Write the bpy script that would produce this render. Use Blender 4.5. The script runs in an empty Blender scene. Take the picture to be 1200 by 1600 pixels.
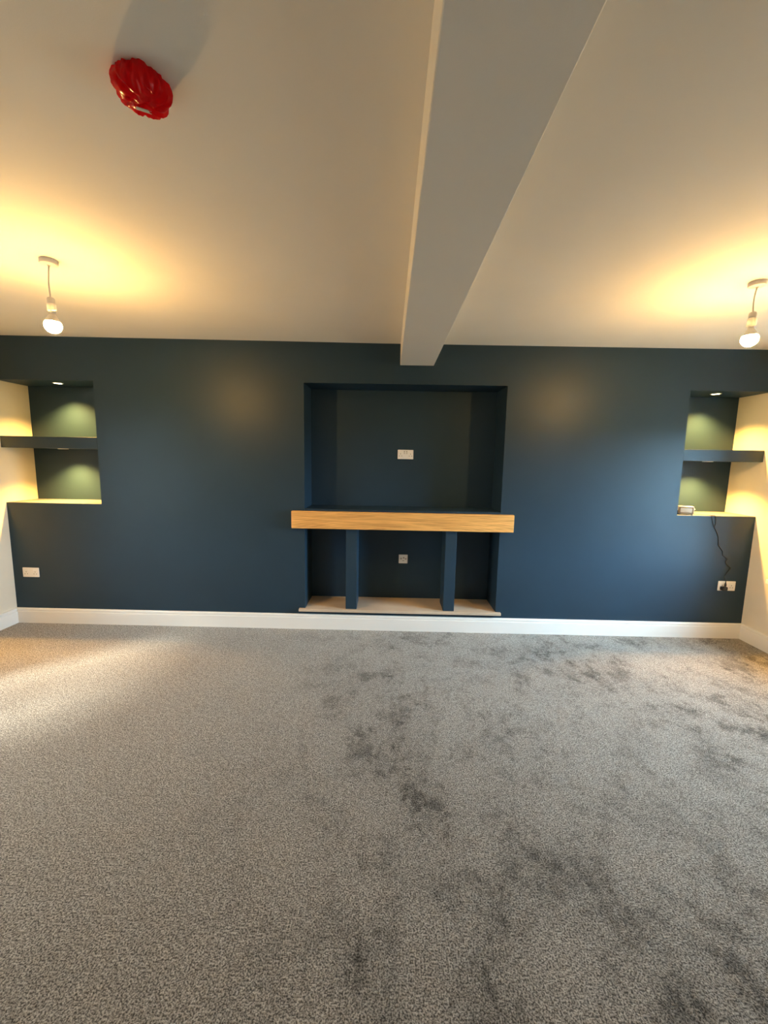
import bpy, bmesh, math, random
from mathutils import Vector, Matrix, Euler

S = bpy.context.scene
COL = S.collection

# ------------------------------------------------------------------ camera
cam_d = bpy.data.cameras.new('camera')
cam = bpy.data.objects.new('camera', cam_d)
COL.objects.link(cam)
cam_d.sensor_fit = 'VERTICAL'
cam_d.sensor_height = 36.0
cam_d.sensor_width = 27.0
cam_d.lens = 14.295
cam_d.clip_start = 0.02
_p, _y, _r = 0.129060577, -0.0105467573, 0.0181486419
_f = Vector((math.sin(_y)*math.cos(_p), math.cos(_y)*math.cos(_p), -math.sin(_p)))
_rt = Vector((math.cos(_y), -math.sin(_y), 0))
_u = _rt.cross(_f)
_r2 = math.cos(_r)*_rt + math.sin(_r)*_u
_u2 = -math.sin(_r)*_rt + math.cos(_r)*_u
H = 1.527                                   # camera height above the carpet
cam.matrix_world = Matrix(((_r2.x, _u2.x, -_f.x, 0), (_r2.y, _u2.y, -_f.y, 0),
                           (_r2.z, _u2.z, -_f.z, H), (0, 0, 0, 1)))
S.camera = cam

# ------------------------------------------------------------------ sky, sun, windows' light, exposure
W = bpy.data.worlds.new('world'); S.world = W; W.use_nodes = True
nt = W.node_tree; nt.nodes.clear()
tc = nt.nodes.new('ShaderNodeTexCoord'); sp = nt.nodes.new('ShaderNodeSeparateXYZ')
cr = nt.nodes.new('ShaderNodeValToRGB'); bg = nt.nodes.new('ShaderNodeBackground')
ow = nt.nodes.new('ShaderNodeOutputWorld'); mr = nt.nodes.new('ShaderNodeMapRange')
mr.inputs['From Min'].default_value = -1; mr.inputs['From Max'].default_value = 1
nt.links.new(tc.outputs['Generated'], sp.inputs[0]); nt.links.new(sp.outputs['Z'], mr.inputs['Value'])
nt.links.new(mr.outputs[0], cr.inputs[0]); nt.links.new(cr.outputs[0], bg.inputs[0]); nt.links.new(bg.outputs[0], ow.inputs[0])
e = cr.color_ramp.elements
e[0].position = 0.49; e[0].color = (0.09, 0.10, 0.08, 1)          # ground
e[1].position = 0.51; e[1].color = (1, 1, 1, 1)                   # bright sky above the horizon
mw = nt.nodes.new('ShaderNodeMapRange'); mw.inputs['From Min'].default_value = -1; mw.inputs['From Max'].default_value = 1
az_ = nt.nodes.new('ShaderNodeValToRGB'); mu = nt.nodes.new('ShaderNodeMix'); mu.data_type = 'RGBA'; mu.blend_type = 'MULTIPLY'; mu.inputs[0].default_value = 1
nt.links.new(sp.outputs['X'], mw.inputs['Value']); nt.links.new(mw.outputs[0], az_.inputs[0])
az_.color_ramp.elements[0].color = (0.10, 0.09, 0.075, 1)          # sky dimmed to the left, so only the sun patch lights that side
az_.color_ramp.elements[1].color = (0.45, 0.73, 1.0, 1)           # blue side, to the right
nt.links.new(cr.outputs[0], mu.inputs[6]); nt.links.new(az_.outputs[0], mu.inputs[7]); nt.links.new(mu.outputs[2], bg.inputs[0])
bg.inputs['Strength'].default_value = 70.0

sun_d = bpy.data.lights.new('sun', 'SUN'); sun = bpy.data.objects.new('sun', sun_d); COL.objects.link(sun)
sun_d.energy = 7; sun_d.angle = math.radians(9); sun_d.color = (1.0, 0.93, 0.80)
sun.rotation_euler = Vector((0.66, 0.60, -0.72)).to_track_quat('-Z', 'Y').to_euler()
sun.location = (-8, -6, 8)

S.view_settings.view_transform = 'Standard'
S.view_settings.look = 'None'
S.view_settings.exposure = 0.27
S.view_settings.gamma = 1.0
S.view_settings.use_curve_mapping = False

XL, XR, YF, YB, CZ = -3.345, 3.157, 3.5, -2.6, 2.475
WIN1 = (1.95, 2.95, 0.575, 1.90)            # right wall opening y0 y1 z0 z1
WIN2 = (0.49, 1.95, 0.575, 2.05)            # left wall opening
for nm, x, w, sgn in (('portal_right', XR+0.02, WIN1, 1), ('portal_left', XL-0.02, WIN2, -1)):
    ld = bpy.data.lights.new(nm, 'AREA'); lo = bpy.data.objects.new(nm, ld); COL.objects.link(lo)
    ld.shape = 'RECTANGLE'; ld.size = w[3]-w[2]; ld.size_y = w[1]-w[0]
    ld.cycles.is_portal = True
    lo.location = (x, (w[0]+w[1])/2, (w[2]+w[3])/2)
    lo.rotation_euler = (0, sgn*math.pi/2, 0)

# ------------------------------------------------------------------ materials
def mat(name):
    m = bpy.data.materials.new(name); m.use_nodes = True
    n = m.node_tree; b = n.nodes['Principled BSDF']
    return m, n, b
def node(n, t, **kw):
    x = n.nodes.new(t)
    for k, v in kw.items(): setattr(x, k, v)
    return x
def plain(name, c, rough=0.5, metal=0.0, spec=0.5):
    m, n, b = mat(name)
    b.inputs['Base Color'].default_value = (*c, 1); b.inputs['Roughness'].default_value = rough
    b.inputs['Metallic'].default_value = metal; b.inputs['Specular IOR Level'].default_value = spec
    return m
def paint(name, c, rough, bump=0.05, scale=260, var=0.06, spec=0.5):
    """painted plaster: faint roller stipple and slight tone variation"""
    m, n, b = mat(name)
    t = node(n, 'ShaderNodeTexCoord')
    no = node(n, 'ShaderNodeTexNoise'); no.inputs['Scale'].default_value = scale; no.inputs['Detail'].default_value = 3
    n.links.new(t.outputs['Object'], no.inputs['Vector'])
    bp = node(n, 'ShaderNodeBump'); bp.inputs['Strength'].default_value = bump; bp.inputs['Distance'].default_value = 0.004
    n.links.new(no.outputs[0], bp.inputs['Height']); n.links.new(bp.outputs[0], b.inputs['Normal'])
    n2 = node(n, 'ShaderNodeTexNoise'); n2.inputs['Scale'].default_value = 2.3; n2.inputs['Detail'].default_value = 5
    n.links.new(t.outputs['Object'], n2.inputs['Vector'])
    r = node(n, 'ShaderNodeValToRGB')
    r.color_ramp.elements[0].position = .3; r.color_ramp.elements[0].color = (*[x*(1-var) for x in c], 1)
    r.color_ramp.elements[1].position = .7; r.color_ramp.elements[1].color = (*[x*(1+var) for x in c], 1)
    n.links.new(n2.outputs[0], r.inputs[0]); n.links.new(r.outputs[0], b.inputs['Base Color'])
    b.inputs['Roughness'].default_value = rough; b.inputs['Specular IOR Level'].default_value = spec
    return m
def emit(name, c, s):
    m, n, b = mat(name)
    b.inputs['Base Color'].default_value = (*c, 1)
    b.inputs['Emission Color'].default_value = (*c, 1); b.inputs['Emission Strength'].default_value = s
    return m

M = {}
M['blue'] = paint('blue_wall_paint', (0.0195, 0.042, 0.066), 0.42, 0.05, 220, 0.05, 0.25)
M['cream'] = paint('cream_wall_paint', (0.82, 0.74, 0.60), 0.7, 0.04)
M['ceiling'] = paint('white_ceiling_paint', (0.85, 0.81, 0.74), 0.85, 0.06, 300, 0.02)
M['beam'] = paint('white_beam_paint', (0.80, 0.77, 0.72), 0.6, 0.05, 300, 0.02)
M['gloss'] = plain('white_gloss_paint', (0.88, 0.86, 0.82), 0.35)
M['plastic'] = plain('white_plastic', (0.80, 0.79, 0.77), 0.35)
M['rose'] = plain('pendant_white_plastic', (0.78, 0.75, 0.72), 0.45)
M['slot'] = plain('dark_slot', (0.05, 0.045, 0.04), 0.6)
M['grey'] = plain('grey_print', (0.42, 0.40, 0.37), 0.6)
M['black'] = plain('black_rubber', (0.008, 0.008, 0.010), 0.45)
M['cable'] = plain('dark_cable', (0.010, 0.016, 0.022), 0.55)
M['silver'] = plain('silver_plastic', (0.60, 0.55, 0.47), 0.3, 0.35)
M['panelcream'] = plain('cream_panel', (0.50, 0.44, 0.36), 0.5)
M['brownline'] = plain('brown_recess', (0.20, 0.14, 0.09), 0.6)
M['bulb'] = emit('lit_bulb', (1.0, 0.57, 0.175), 900.0)
M['spotlens'] = emit('lit_downlight_lens', (1.0, 0.86, 0.50), 14.0)
M['strip'] = plain('pale_strip', (0.62, 0.58, 0.52), 0.45)

# glass pane: mostly clear with a mirror sheen at grazing angles
m, n, b = mat('window_glass'); n.nodes.remove(b)
tr = node(n, 'ShaderNodeBsdfTransparent'); gl = node(n, 'ShaderNodeBsdfGlossy'); fr = node(n, 'ShaderNodeLayerWeight'); mx = node(n, 'ShaderNodeMixShader')
tr.inputs[0].default_value = (0.96, 0.98, 0.97, 1); gl.inputs['Roughness'].default_value = 0.02
pw = node(n, 'ShaderNodeMath', operation='POWER'); pw.inputs[1].default_value = 5; n.links.new(fr.outputs['Facing'], pw.inputs[0])
ma = node(n, 'ShaderNodeMath', operation='MULTIPLY_ADD'); ma.inputs[1].default_value = .9; ma.inputs[2].default_value = .04; n.links.new(pw.outputs[0], ma.inputs[0])
n.links.new(ma.outputs[0], mx.inputs[0]); n.links.new(tr.outputs[0], mx.inputs[1]); n.links.new(gl.outputs[0], mx.inputs[2])
n.links.new(mx.outputs[0], n.nodes['Material Output'].inputs[0]); M['glass'] = m

# red crinkled plastic film
m, n, b = mat('red_plastic_film')
b.inputs['Base Color'].default_value = (0.80, 0.003, 0.008, 1); b.inputs['Roughness'].default_value = 0.14; b.inputs['Specular IOR Level'].default_value = .3
t = node(n, 'ShaderNodeTexCoord'); v = node(n, 'ShaderNodeTexVoronoi'); v.inputs['Scale'].default_value = 34
mp = node(n, 'ShaderNodeMapping'); mp.inputs['Scale'].default_value = (1.5, .7, 1); mp.inputs['Rotation'].default_value = (0, 0, .6)
n.links.new(t.outputs['Object'], mp.inputs[0]); n.links.new(mp.outputs[0], v.inputs['Vector'])
bp = node(n, 'ShaderNodeBump'); bp.inputs['Strength'].default_value = .7; bp.inputs['Distance'].default_value = .01
n.links.new(v.outputs['Distance'], bp.inputs['Height']); n.links.new(bp.outputs[0], b.inputs['Normal'])
tl = node(n, 'ShaderNodeBsdfTranslucent'); tl.inputs[0].default_value = (0.9, 0.012, 0.015, 1); mx = node(n, 'ShaderNodeMixShader'); mx.inputs[0].default_value = .5
n.links.new(b.outputs[0], mx.inputs[1]); n.links.new(tl.outputs[0], mx.inputs[2]); n.links.new(mx.outputs[0], n.nodes['Material Output'].inputs[0])
M['red'] = m

# oak
m, n, b = mat('oiled_oak')
t = node(n, 'ShaderNodeTexCoord'); mp = node(n, 'ShaderNodeMapping'); mp.inputs['Scale'].default_value = (1.0, 24, 24)
nz = node(n, 'ShaderNodeTexNoise'); nz.inputs['Scale'].default_value = 2.4; nz.inputs['Detail'].default_value = 7; nz.inputs['Distortion'].default_value = 1.2
n.links.new(t.outputs['Object'], mp.inputs[0]); n.links.new(mp.outputs[0], nz.inputs['Vector'])
mp2 = node(n, 'ShaderNodeMapping'); mp2.inputs['Scale'].default_value = (.55, 1, 4.2); mp2.inputs['Location'].default_value = (.0, 0, .13)
wv = node(n, 'ShaderNodeTexWave', wave_type='RINGS', rings_direction='Y'); wv.inputs['Scale'].default_value = 6.0; wv.inputs['Distortion'].default_value = 3.5
wv.inputs['Detail'].default_value = 3; wv.inputs['Detail Scale'].default_value = 1.6
n.links.new(t.outputs['Object'], mp2.inputs[0]); n.links.new(mp2.outputs[0], wv.inputs['Vector'])
mx = node(n, 'ShaderNodeMix', data_type='FLOAT'); mx.inputs[0].default_value = .09
n.links.new(nz.outputs[0], mx.inputs[2]); n.links.new(wv.outputs['Fac'], mx.inputs[3])
r = node(n, 'ShaderNodeValToRGB'); r.color_ramp.elements[0].position = .25; r.color_ramp.elements[0].color = (0.47, 0.215, 0.05, 1)
r.color_ramp.elements[1].position = .62; r.color_ramp.elements[1].color = (0.88, 0.48, 0.145, 1)
n.links.new(mx.outputs[0], r.inputs[0]); n.links.new(r.outputs[0], b.inputs['Base Color'])
bp = node(n, 'ShaderNodeBump'); bp.inputs['Strength'].default_value = .12; bp.inputs['Distance'].default_value = .003
n.links.new(nz.outputs[0], bp.inputs['Height']); n.links.new(bp.outputs[0], b.inputs['Normal'])
b.inputs['Roughness'].default_value = .42; M['oak'] = m

# hearth stone
M['ledge'] = paint('pale_ledge_board', (0.12, 0.135, 0.150), 0.5, .05, 200, .06)
M['stone'] = paint('sandy_hearth_stone', (0.60, 0.47, 0.34), 0.75, .1, 150, .16)

# carpet
m, n, b = mat('grey_twist_carpet')
t = node(n, 'ShaderNodeTexCoord')
def noise(scale, det=3, rough=.5, dist=0, vec=None):
    x = node(n, 'ShaderNodeTexNoise'); x.inputs['Scale'].default_value = scale; x.inputs['Detail'].default_value = det
    x.inputs['Roughness'].default_value = rough; x.inputs['Distortion'].default_value = dist
    n.links.new(vec or t.outputs['Object'], x.inputs['Vector']); return x.outputs[0]
def ramp(src, a, bb, lo=0, hi=1):
    x = node(n, 'ShaderNodeMapRange', interpolation_type='SMOOTHSTEP')
    x.inputs['From Min'].default_value = a; x.inputs['From Max'].default_value = bb
    x.inputs['To Min'].default_value = lo; x.inputs['To Max'].default_value = hi
    n.links.new(src, x.inputs['Value']); return x.outputs[0]
def math_(op, a, bb):
    x = node(n, 'ShaderNodeMath', operation=op)
    for i, s in enumerate((a, bb)):
        if isinstance(s, (int, float)): x.inputs[i].default_value = s
        else: n.links.new(s, x.inputs[i])
    return x.outputs[0]
tuft = noise(185, 3, .7)
tuft2 = noise(55, 3, .55, .4)
mpw = node(n, 'ShaderNodeMapping'); mpw.inputs['Scale'].default_value = (1, .8, 1); n.links.new(t.outputs['Object'], mpw.inputs[0])
pv = mpw.outputs[0]
big = ramp(noise(.95, 4, .6, .3, pv), .40, .64)                     # pile brushed the other way
mid = ramp(noise(4.3, 12, .80, .1, pv), .485, .59)                    # foot marks
small = ramp(noise(8.0, 9, .78, .1, pv), .52, .62)
sep = node(n, 'ShaderNodeSeparateXYZ'); n.links.new(t.outputs['Object'], sep.inputs[0])
gate = ramp(sep.outputs['X'], -1.1, .25, .16, 1)                      # marks lie along the walked middle and right
lay = math_('MULTIPLY', math_('ADD', math_('ADD', math_('MULTIPLY', big, .26), math_('MULTIPLY', mid, math_('ADD', math_('MULTIPLY', big, .42), .32))), math_('MULTIPLY', small, .36)), gate)
shade = math_('SUBTRACT', 1.0, math_('MULTIPLY', lay, .72))
spk = math_('MULTIPLY', ramp(tuft, .38, .62, .25, 1.75), ramp(tuft2, .3, .7, .78, 1.2))
tot = math_('MULTIPLY', shade, spk)
cmb = node(n, 'ShaderNodeMix', data_type='RGBA', blend_type='MULTIPLY'); cmb.inputs[0].default_value = 1
cmb.inputs[6].default_value = (0.198, 0.178, 0.150, 1); n.links.new(tot, cmb.inputs[7])
n.links.new(cmb.outputs[2], b.inputs['Base Color'])
bp = node(n, 'ShaderNodeBump'); bp.inputs['Strength'].default_value = .75; bp.inputs['Distance'].default_value = .006
n.links.new(math_('ADD', tuft, math_('MULTIPLY', lay, -.6)), bp.inputs['Height']); n.links.new(bp.outputs[0], b.inputs['Normal'])
b.inputs['Roughness'].default_value = .95; b.inputs['Specular IOR Level'].default_value = .1
n.links.new(math_('MULTIPLY', math_('SUBTRACT', 1.0, math_('MULTIPLY', lay, .60)), math_('MULTIPLY', spk, .80)), b.inputs['Sheen Weight']); b.inputs['Sheen Roughness'].default_value = .5; b.inputs['Sheen Tint'].default_value = (.9, .86, .8, 1)
M['carpet'] = m

# ------------------------------------------------------------------ mesh helpers
class MB:
    def __init__(s): s.bm = bmesh.new()
    def box(s, x0, x1, y0, y1, z0, z1, bev=0.0, seg=2):
        r = bmesh.ops.create_cube(s.bm, size=1.0)
        vs = r['verts']
        for v in vs:
            v.co = Vector((x0+(v.co.x+.5)*(x1-x0), y0+(v.co.y+.5)*(y1-y0), z0+(v.co.z+.5)*(z1-z0)))
        if bev:
            es = list({e for v in vs for e in v.link_edges})
            bmesh.ops.bevel(s.bm, geom=es, offset=bev, segments=seg, affect='EDGES', profile=.5)
        return s
    def lathe(s, prof, c=(0, 0, 0), n=32, ax='Z', fn=None):
        rings = []
        for r, h in prof:
            ring = []
            for k in range(n):
                a = 2*math.pi*k/n
                p = Vector((r*math.cos(a), r*math.sin(a), h))
                if fn: p = fn(p, a)
                if ax == 'Y': p = Vector((p.x, p.z, p.y))
                ring.append(s.bm.verts.new(p+Vector(c)))
            rings.append(ring)
        for a, b_ in zip(rings, rings[1:]):
            for k in range(n):
                s.bm.faces.new((a[k], a[(k+1) % n], b_[(k+1) % n], b_[k]))
        s.bm.faces.new(rings[0][::-1]); s.bm.faces.new(rings[-1])
        return s
    def tube(s, pts, r, n=8):
        pts = [Vector(p) for p in pts]; rings = []
        for i, p in enumerate(pts):
            d = (pts[min(i+1, len(pts)-1)]-pts[max(i-1, 0)]).normalized()
            a = d.cross(Vector((.3, 1, .2))).normalized(); b_ = d.cross(a)
            rings.append([s.bm.verts.new(p+r*(math.cos(2*math.pi*k/n)*a+math.sin(2*math.pi*k/n)*b_)) for k in range(n)])
        for a, b_ in zip(rings, rings[1:]):
            for k in range(n): s.bm.faces.new((a[k], a[(k+1) % n], b_[(k+1) % n], b_[k]))
        s.bm.faces.new(rings[0][::-1]); s.bm.faces.new(rings[-1])
        return s
    def prism(s, prof, axis, a0, a1):
        """closed profile of (u, v) swept along x or y; u is the other horizontal axis, v is z"""
        A = []; B = []
        for u, v in prof:
            if axis == 'x': A.append(s.bm.verts.new((a0, u, v))); B.append(s.bm.verts.new((a1, u, v)))
            else: A.append(s.bm.verts.new((u, a0, v))); B.append(s.bm.verts.new((u, a1, v)))
        k = len(A)
        for i in range(k): s.bm.faces.new((A[i], A[(i+1) % k], B[(i+1) % k], B[i]))
        s.bm.faces.new(A[::-1]); s.bm.faces.new(B)
        return s
    def build(s, name, m, parent=None, smooth=False, loc=None, kind=None):
        bmesh.ops.recalc_face_normals(s.bm, faces=s.bm.faces)
        me = bpy.data.meshes.new(name); s.bm.to_mesh(me); s.bm.free()
        if smooth:
            for p in me.polygons: p.use_smooth = True
            try: me.set_sharp_from_angle(angle=math.radians(38))
            except Exception: pass
        me.materials.append(m)
        o = bpy.data.objects.new(name, me); COL.objects.link(o)
        if parent: o.parent = parent
        if loc is not None: o.location = loc
        if kind: o['kind'] = kind
        return o
def tag(o, label=None, cat=None, group=None):
    if label: o['label'] = label
    if cat: o['category'] = cat
    if group: o['group'] = group
    return o
def thing(name, loc, label, cat, group=None, rot=(0, 0, 0)):
    o = bpy.data.objects.new(name, None); o.empty_display_size = .05; COL.objects.link(o)
    o.location = loc; o.rotation_euler = rot
    return tag(o, label, cat, group)

# ------------------------------------------------------------------ the room
T = 0.34                                                      # side wall thickness
NB = 3.825                                                    # back of the recesses
AL = (XL, -2.505); AR = (2.485, XR); AC = (-0.728, 0.973)
ZL, ZT, ZC, ZH = 1.095, 2.137, 2.150, 0.170                   # alcove ledge, alcove top, chimney recess top, hearth underside
tag(MB().box(XL-T, XR+T, YB-.15, 4.0, -.1, 0).build('floor', M['carpet'], kind='structure'),
    'grey speckled twist-pile carpet with darker foot marks', None)

# ceiling: slightly uneven along its length as in the old house
b_ = MB(); xs = [(XL-T, 2.495), (-2.719, 2.489), (-.961, 2.479), (-.062, 2.472), (2.813, 2.469), (XR+T, 2.469)]
def ceil_z(x):
    for (a, za), (c, zc) in zip(xs, xs[1:]):
        if a <= x <= c: return za+(zc-za)*(x-a)/(c-a)
    return 2.47
for y in (YB-.15, 4.0):
    for x, z in xs: b_.bm.verts.new((x, y, z))
    for x, z in xs: b_.bm.verts.new((x, y, 2.62))
b_.bm.verts.ensure_lookup_table(); V = b_.bm.verts; k = len(xs)
for i in range(k-1):
    b_.bm.faces.new((V[i], V[i+1], V[2*k+i+1], V[2*k+i])); b_.bm.faces.new((V[k+i], V[k+i+1], V[3*k+i+1], V[3*k+i]))
    for o in (0, 2*k): b_.bm.faces.new((V[o+i], V[o+i+1], V[o+k+i+1], V[o+k+i]))
b_.bm.faces.new((V[0], V[k], V[3*k], V[2*k])); b_.bm.faces.new((V[k-1], V[2*k-1], V[4*k-1], V[3*k-1]))
tag(b_.build('ceiling', M['ceiling'], kind='structure'), 'white painted ceiling split by a boxed beam')

# far wall: blue, one mesh with two open alcoves and the chimney recess
b_ = MB()
CT = 2.5
b_.box(XL, XR, NB, NB+.12, 0, CT)
b_.box(AL[0], AL[1], YF, NB, 0, ZL-.004); b_.box(AL[0], AL[1], YF, NB, ZT, CT)
b_.box(AL[1], AC[0], YF, NB, 0, CT)
b_.box(AC[0], AC[1], YF, NB, 0, ZH); b_.box(AC[0], AC[1], YF, NB, ZC, CT)
b_.box(AC[1], AR[0], YF, NB, 0, CT)
b_.box(AR[0], AR[1], YF, NB, 0, ZL-.004); b_.box(AR[0], AR[1], YF, NB, ZT, CT)
wf = tag(b_.build('wall_far', M['blue'], kind='structure'), 'dark blue painted wall with two corner alcoves and a chimney recess')
for a in (AL, AR):
    MB().box(a[0]+.0003, a[1]-.0003, YF-.0008, NB-.0003, ZL-.0045, ZL, .0006, 1).build('ledge_board', M['ledge'], wf)['label'] = 'paler board on top of the alcove ledge'

def side_wall(name, x0, x1, w):
    q = MB()
    q.box(x0, x1, YB-.15, w[0], 0, CT); q.box(x0, x1, w[1], 3.95, 0, CT)
    q.box(x0, x1, w[0], w[1], 0, w[2]); q.box(x0, x1, w[0], w[1], w[3], CT)
    return q.build(name, M['cream'], kind='structure')
tag(side_wall('wall_left', XL-T, XL, WIN2), 'cream painted wall on the left edge')
tag(side_wall('wall_right', XR, XR+T, WIN1), 'cream painted wall on the right edge')
tag(MB().box(XL, XR, YB-.15, YB, 0, CT).build('wall_back', M['cream'], kind='structure'), 'cream painted wall behind the viewer')

# boxed beam
tag(MB().box(.075, .354, YB, YF, 2.301, 2.50, .004, 2).build('trim_1', M['beam'], kind='structure'),
    'white boxed-in ceiling beam running towards the blue wall')

# skirting boards (torus profile)
def skirt(base, sgn):
    pr = [(0, 0), (.018, 0), (.018, .104), (.0165, .108), (.0125, .109), (.0125, .112), (.0155, .114), (.0155, .128), (.012, .135), (.005, .1375), (0, .1375)]
    return [(base+sgn*u, v) for u, v in pr]
tag(MB().prism(skirt(YF, -1), 'x', XL+.0005, XR-.0005).build('baseboard_far', M['gloss'], kind='structure'), 'white moulded skirting board under the blue wall')
tag(MB().prism(skirt(XL, 1), 'y', YB, YF-.018).build('baseboard_left', M['gloss'], kind='structure'), 'white moulded skirting board on the left wall')
tag(MB().prism(skirt(XR, -1), 'y', YB, YF-.018).build('baseboard_right', M['gloss'], kind='structure'), 'white moulded skirting board on the right wall')

# windows in the side walls
def window(name, x_in, sgn, w, label, far_sill):
    y0, y1, z0, z1 = w
    xo = x_in+sgn*.24
    q = MB()
    for a in (y0+.001, y1-.061): q.box(xo-.03, xo+.03, a, a+.06, z0+.03, z1-.001)
    q.box(xo-.03, xo+.03, y0+.061, y1-.061, z0+.03, z0+.09); q.box(xo-.03, xo+.03, y0+.061, y1-.061, z1-.061, z1-.001)
    mid = (y0+y1)/2
    q.box(xo-.025, xo+.025, mid-.03, mid+.03, z0+.09, z1-.061)
    fr_ = q.build(name, M['gloss'], kind='structure'); tag(fr_, label)
    for a, c in ((y0+.061, mid-.03), (mid+.03, y1-.061)):
        MB().box(xo-.004, xo+.004, a, c, z0+.09, z1-.061).build('pane', M['glass'], fr_)
    q = MB()
    xa, xb = sorted((x_in+sgn*.001-sgn*.032, x_in)); q.box(xa, xb, y0-.06, far_sill, z0-.012, z0+.028, .008, 3)
    xa, xb = sorted((x_in, x_in+sgn*.21)); q.box(xa, xb, y0+.001, y1-.001, z0+.001, z0+.028)
    s_ = q.build('window_sill', M['gloss'], fr_)
window('window_1', XR, 1, WIN1, 'white framed window in the right wall', 3.30)
window('window_2', XL, -1, WIN2, 'white framed window in the left wall', 2.02)

# ------------------------------------------------------------------ chimney recess: hearth, piers, mantel
o = MB().box(-.781, 1.016, 3.466, YF, .168, .192, .003).box(AC[0]+.001, AC[1]-.001, YF-.002, NB-.001, .1705, .192).build('hearth_slab', M['stone'])
tag(o, 'sandy brown hearth slab under the two blue piers', 'hearth')
for x0, x1, z, lab in ((-.365, -.267, .918, 'left blue painted pier under the oak mantel'), (.504, .602, .918, 'right blue painted pier under the oak mantel')):
    tag(MB().box(x0, x1, 3.492, 3.72, .192, .9225, .003).build('support_pier', M['blue']), lab, 'pier', 'piers under the mantel')
mt = thing('mantel_shelf', (.123, YF, .92), 'long golden oak mantel beam with dark blue shelf behind it', 'mantel')
MB().box(AC[0]+.001-.123, AC[1]-.001-.123, .0, NB-YF-.001, .003, .168, .002).build('shelf_board', M['blue'], mt)['label'] = 'dark blue shelf top behind the oak'
MB().box(-.9585, .9585, -.042, -.0005, .0, .1515, .005, 3).build('oak_beam', M['oak'], mt)['label'] = 'golden oak front with visible grain'

# ------------------------------------------------------------------ alcove shelves
tag(MB().box(AL[0]+.0005, AL[1], YF, NB-.0005, 1.570, 1.668, .0015, 1).build('floating_shelf', M['blue']), 'thick blue shelf across the left alcove', 'shelf', 'alcove shelves')
tag(MB().box(AR[0], AR[1]-.0005, YF, NB-.0005, 1.560, 1.656, .0015, 1).build('floating_shelf', M['blue']), 'thick blue shelf across the right alcove', 'shelf', 'alcove shelves')

# recessed downlights
def downlight(x, y, z, lab, watts):
    t_ = thing('downlight', (x, y, z), lab, 'downlight', 'alcove downlights')
    MB().lathe([(.030, 0), (.040, 0), (.041, -.002), (.036, -.005), (.030, -.004), (.029, -.001)], n=28).build('bezel', M['plastic'], t_, True)
    MB().lathe([(.0285, -.0005), (.0285, -.0025), (.020, -.0032)], n=24).build('lens', M['spotlens'], t_, True)
    ld = bpy.data.lights.new('downlight_lamp', 'SPOT'); lo = bpy.data.objects.new('downlight_lamp', ld); COL.objects.link(lo)
    ld.energy = watts; ld.color = (1.0, 0.53, 0.12); ld.spot_size = math.radians(116); ld.spot_blend = .85; ld.shadow_soft_size = .02
    lo.parent = t_; lo.location = (0, 0, -.012)
SW = 175
downlight(-2.915, 3.64, ZT, 'small lit downlight in the ceiling of the left alcove', SW)
downlight(-2.915, 3.64, 1.570, 'small downlight under the left alcove shelf', SW)
downlight(2.80, 3.64, ZT, 'small lit downlight in the ceiling of the right alcove', SW)
downlight(2.80, 3.64, 1.560, 'small downlight under the right alcove shelf', SW)

# ------------------------------------------------------------------ wall sockets (plates face -Y)
def plate(name, x, z, y, w, h, lab, cat, kind, group=None):
    t_ = thing(name, (x, y, z), lab, cat, group)
    MB().box(-w/2, w/2, -.009, -.0003, -h/2, h/2, .004, 3).build('face_plate', M['plastic'], t_, True)
    def pins(cx):
        for dx, dz, a, c in ((0, .005, .0022, .0042), (-.011, -.014, .0036, .0022), (.011, -.014, .0036, .0022)):
            MB().box(cx+dx-a, cx+dx+a, -.0096, -.0086, dz-c, dz+c).build('pin_slot', M['slot'], t_)
    if kind in ('double', 'usb'):
        for cx in ((-.040, .040) if kind == 'double' else (-.046, .046)): pins(cx)
        if kind == 'double':
            for cx in (-.022, .022): MB().box(cx-.0055, cx+.0055, -.0125, -.0086, .010, .031, .0015).build('switch', M['plastic'], t_)
        else:
            for cx in (-.011, .011):
                MB().box(cx-.0065, cx+.0065, -.0096, -.0086, .006, .012).build('usb_port', M['grey'], t_)
                MB().box(cx-.005, cx+.005, -.0125, -.0086, .018, .032, .0015).build('switch', M['grey'], t_)
    else:
        MB().lathe([(.009, -.0086), (.009, -.012), (.004, -.0125), (.004, -.016)], (-.020, 0, .004), 16, 'Y').build('coax_outlet', M['grey'], t_, True)
        MB().lathe([(.009, -.0086), (.009, -.012), (.004, -.0125), (.004, -.016)], (.004, 0, .012), 16, 'Y').build('coax_outlet', M['grey'], t_, True)
        MB().box(.016, .032, -.0096, -.0086, -.006, .010).build('data_port', M['grey'], t_)
        MB().box(-.008, .010, -.0096, -.0086, -.020, -.012).build('data_port', M['grey'], t_)
    return t_
plate('wall_socket', -3.182, .468, YF, .146, .086, 'white double wall socket low on the left of the blue wall', 'socket', 'double', 'double wall sockets')
plate('wall_socket', 2.981, .478, YF, .150, .086, 'white double wall socket with a black plug in its left half', 'socket', 'double', 'double wall sockets')
plate('wall_socket', .150, 1.574, NB, .146, .086, 'white double socket in the recess above the oak mantel', 'socket', 'usb', 'double wall sockets')
plate('outlet_plate', .152, .580, NB, .086, .086, 'small square white outlet plate below the mantel', 'outlet', 'aerial')

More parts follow.
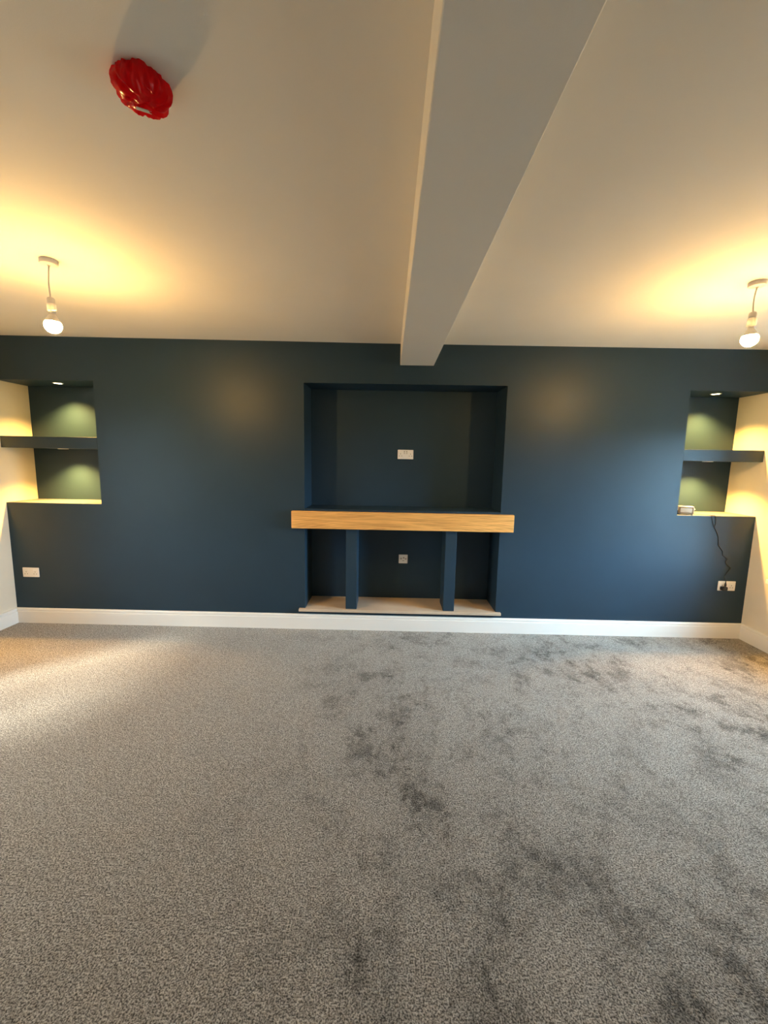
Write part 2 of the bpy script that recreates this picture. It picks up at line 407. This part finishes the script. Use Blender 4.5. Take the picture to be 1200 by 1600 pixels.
# ------------------------------------------------------------------ device on the right ledge, its plug and cord
dv = thing('electrical_device', (2.600, 3.572, ZL+.0005), 'small cream and silver boxed device on the right alcove ledge', 'device', None, (0, 0, math.radians(-24)))
MB().box(-.052, .062, -.028, .022, .004, .073, .010, 3).build('body', M['silver'], dv, True)
MB().box(-.047, .057, -.0295, -.0265, .011, .067, .003, 2).build('panel_surround', M['brownline'], dv)
MB().box(-.037, .047, -.0315, -.0285, .019, .058, .004, 2).build('front_panel', M['panelcream'], dv, True)
kb = MB().lathe([(.007, .060), (.007, .070), (.005, .072)], (0, 0, 0), 14).build('knob', M['panelcream'], dv, True)
kb.rotation_euler = (0, math.pi/2, 0); kb.location = (.0, -.004, .047)
MB().box(-.078, -.049, -.024, .016, .034, .073, .006, 2).build('end_cap', M['panelcream'], dv, True)
MB().box(-.077, -.049, -.022, .014, .0, .034, .003, 2).build('base_block', M['black'], dv)
for sx in (-.04, .05): MB().box(sx-.006, sx+.006, -.02, .014, 0, .0045).build('foot', M['black'], dv)

pl = thing('power_cord', (2.944, YF-.009, .466), 'thin dark cord hanging from the alcove ledge to a black plug', 'cord')
q = MB(); q.box(-.026, .024, -.034, -.001, -.022, .012, .008, 3); q.box(-.022, .004, -.040, -.030, -.006, .020, .006, 2)
q.build('plug', M['black'], pl, True)
q = MB(); q.lathe([(.004, .012), (.009, .018), (.008, .034), (.004, .050), (.003, .062)], (.008, -.018, 0), 14)
q.build('cord_grip', M['black'], pl, True)
wp = [(2.952, 3.473, .527), (2.952, 3.4955, .560), (2.966, 3.4955, .590), (3.000, 3.4955, .640), (2.962, 3.4955, .668), (2.944, 3.4955, .690), (2.960, 3.4955, .722), (2.912, 3.4955, .752),
      (2.910, 3.4955, .791), (2.888, 3.4955, .813), (2.864, 3.4955, .842), (2.864, 3.4955, .874), (2.857, 3.4955, .916), (2.833, 3.4955, .964), (2.812, 3.4955, .998), (2.822, 3.4955, 1.030), (2.818, 3.4955, 1.075),
      (2.806, 3.4965, 1.0985), (2.775, 3.512, 1.0985), (2.735, 3.530, 1.0985), (2.690, 3.560, 1.0985), (2.655, 3.574, 1.104)]
MB().tube([Vector(p)-Vector(pl.location) for p in wp], .0026, 8).build('cord', M['cable'], pl)
wp = [(2.812, 3.496, .997), (2.800, 3.4955, 1.022), (2.788, 3.4955, 1.058), (2.778, 3.4965, 1.0985)]
MB().tube([Vector(p)-Vector(pl.location) for p in wp], .002, 8).build('cord_loop', M['cable'], pl)

# ------------------------------------------------------------------ pendant lights
def pendant(x, y, lean, zb, lab):
    zc = ceil_z(x)
    t_ = thing('pendant_light', (x, y, zc), lab, 'pendant', 'bare bulb pendants')
    drop = zc-zb                                   # ceiling to bulb centre
    MB().lathe([(.037, -.0005), (.039, -.002), (.039, -.020), (.037, -.023), (.028, -.0245), (.009, -.026), (.006, -.030)], n=36).build('ceiling_rose', M['rose'], t_, True)
    lx, ly = lean
    top = -(drop-.132)
    def at(f): return lx*f+.006*math.sin(math.pi*f)*(-1 if lx <= 0 else .3), ly*f
    pts = [(*at(f), -.026+(top+.026)*f) for f in [i/10 for i in range(11)]]
    MB().tube(pts, .0036, 10).build('cord', M['rose'], t_, True)
    c = (lx, ly, -drop)
    MB().lathe([(.006, .137), (.013, .134), (.017, .128), (.017, .109), (.0150, .107), (.0150, .104), (.0195, .102), (.0195, .070), (.0175, .066), (.014, .062)], c, 24).build('lamp_holder', M['rose'], t_, True)
    bl = MB().lathe([(.031, .0185), (.0345, .0150), (.0368, .009), (.0377, .001), (.0370, -.008), (.033, -.018), (.025, -.028), (.014, -.0345), (.004, -.0365)], c, 28).build('bulb', M['bulb'], t_, True)
    MB().lathe([(.0125, .063), (.013, .054), (.0165, .048), (.0225, .040), (.0290, .028), (.0330, .0175), (.030, .0172)], c, 28).build('bulb_base', M['rose'], bl, True)
pendant(-1.719, 2.151, (-.004, 0), 2.170, 'lit bare bulb pendant hanging on the left half of the ceiling')
pendant(1.884, 2.259, (-.004, 0), 2.186, 'lit bare bulb pendant hanging on the right half of the ceiling')

# ------------------------------------------------------------------ smoke alarm under its red film cover
ax, ay = -.652, 1.166; az = ceil_z(ax)
al = thing('smoke_alarm', (ax, ay, az), 'smoke alarm wrapped in a crinkled red plastic cover on ceiling', 'alarm', None, (0, 0, math.radians(8)))
MB().lathe([(.048, -.0005), (.050, -.004), (.050, -.022), (.046, -.034), (.030, -.039), (.008, -.040)], n=32).build('alarm_body', M['plastic'], al, True)
random.seed(4)
ph = [random.uniform(0, 6.28) for _ in range(6)]
def crinkle(p, a):
    k = min(1, p.xy.length/.05)**2
    w = .0030*math.sin(5*a+ph[0])+.0022*math.sin(9*a+ph[1])+.0016*math.sin(17*a+ph[2]+90*p.z)+.0012*math.sin(29*a+ph[3])
    q_ = p.xy; z = k*(.0012*math.sin(11*a+ph[4]+120*q_.length)+.0008*math.sin(23*a+ph[5]))
    k2 = min(1, max(0, (-p.z-.03)/.02)); z += k2*(.0022*math.sin(150*q_.x+60*q_.y+2*math.sin(90*q_.y))+.0016*math.sin(210*q_.y-130*q_.x+1.5*math.sin(120*q_.x)))
    f = 1+k*w/max(p.xy.length, .02)
    return Vector((p.x*f, p.y*f, p.z+z*(1 if p.z < -.01 else 0)))
MB().lathe([(.060, -.0006), (.0615, -.006), (.0645, -.014), (.066, -.023), (.065, -.032), (.060, -.041), (.053, -.047), (.045, -.050), (.038, -.0515), (.031, -.052), (.024, -.0525), (.017, -.0528), (.010, -.053), (.004, -.053)], n=120, fn=crinkle).build('dust_cover', M['red'], al, True)
q = MB().box(-.018, .018, -.005, .005, -.001, .001, .0008, 1).build('cover_strip', M['strip'], al)  # pale strip set on the film for a slit showing the alarm body
q.location = (-.006, .018, -.0548); q.rotation_euler = (math.radians(-3), 0, math.radians(18)); q['label'] = 'pale strip at the edge of the red cover'
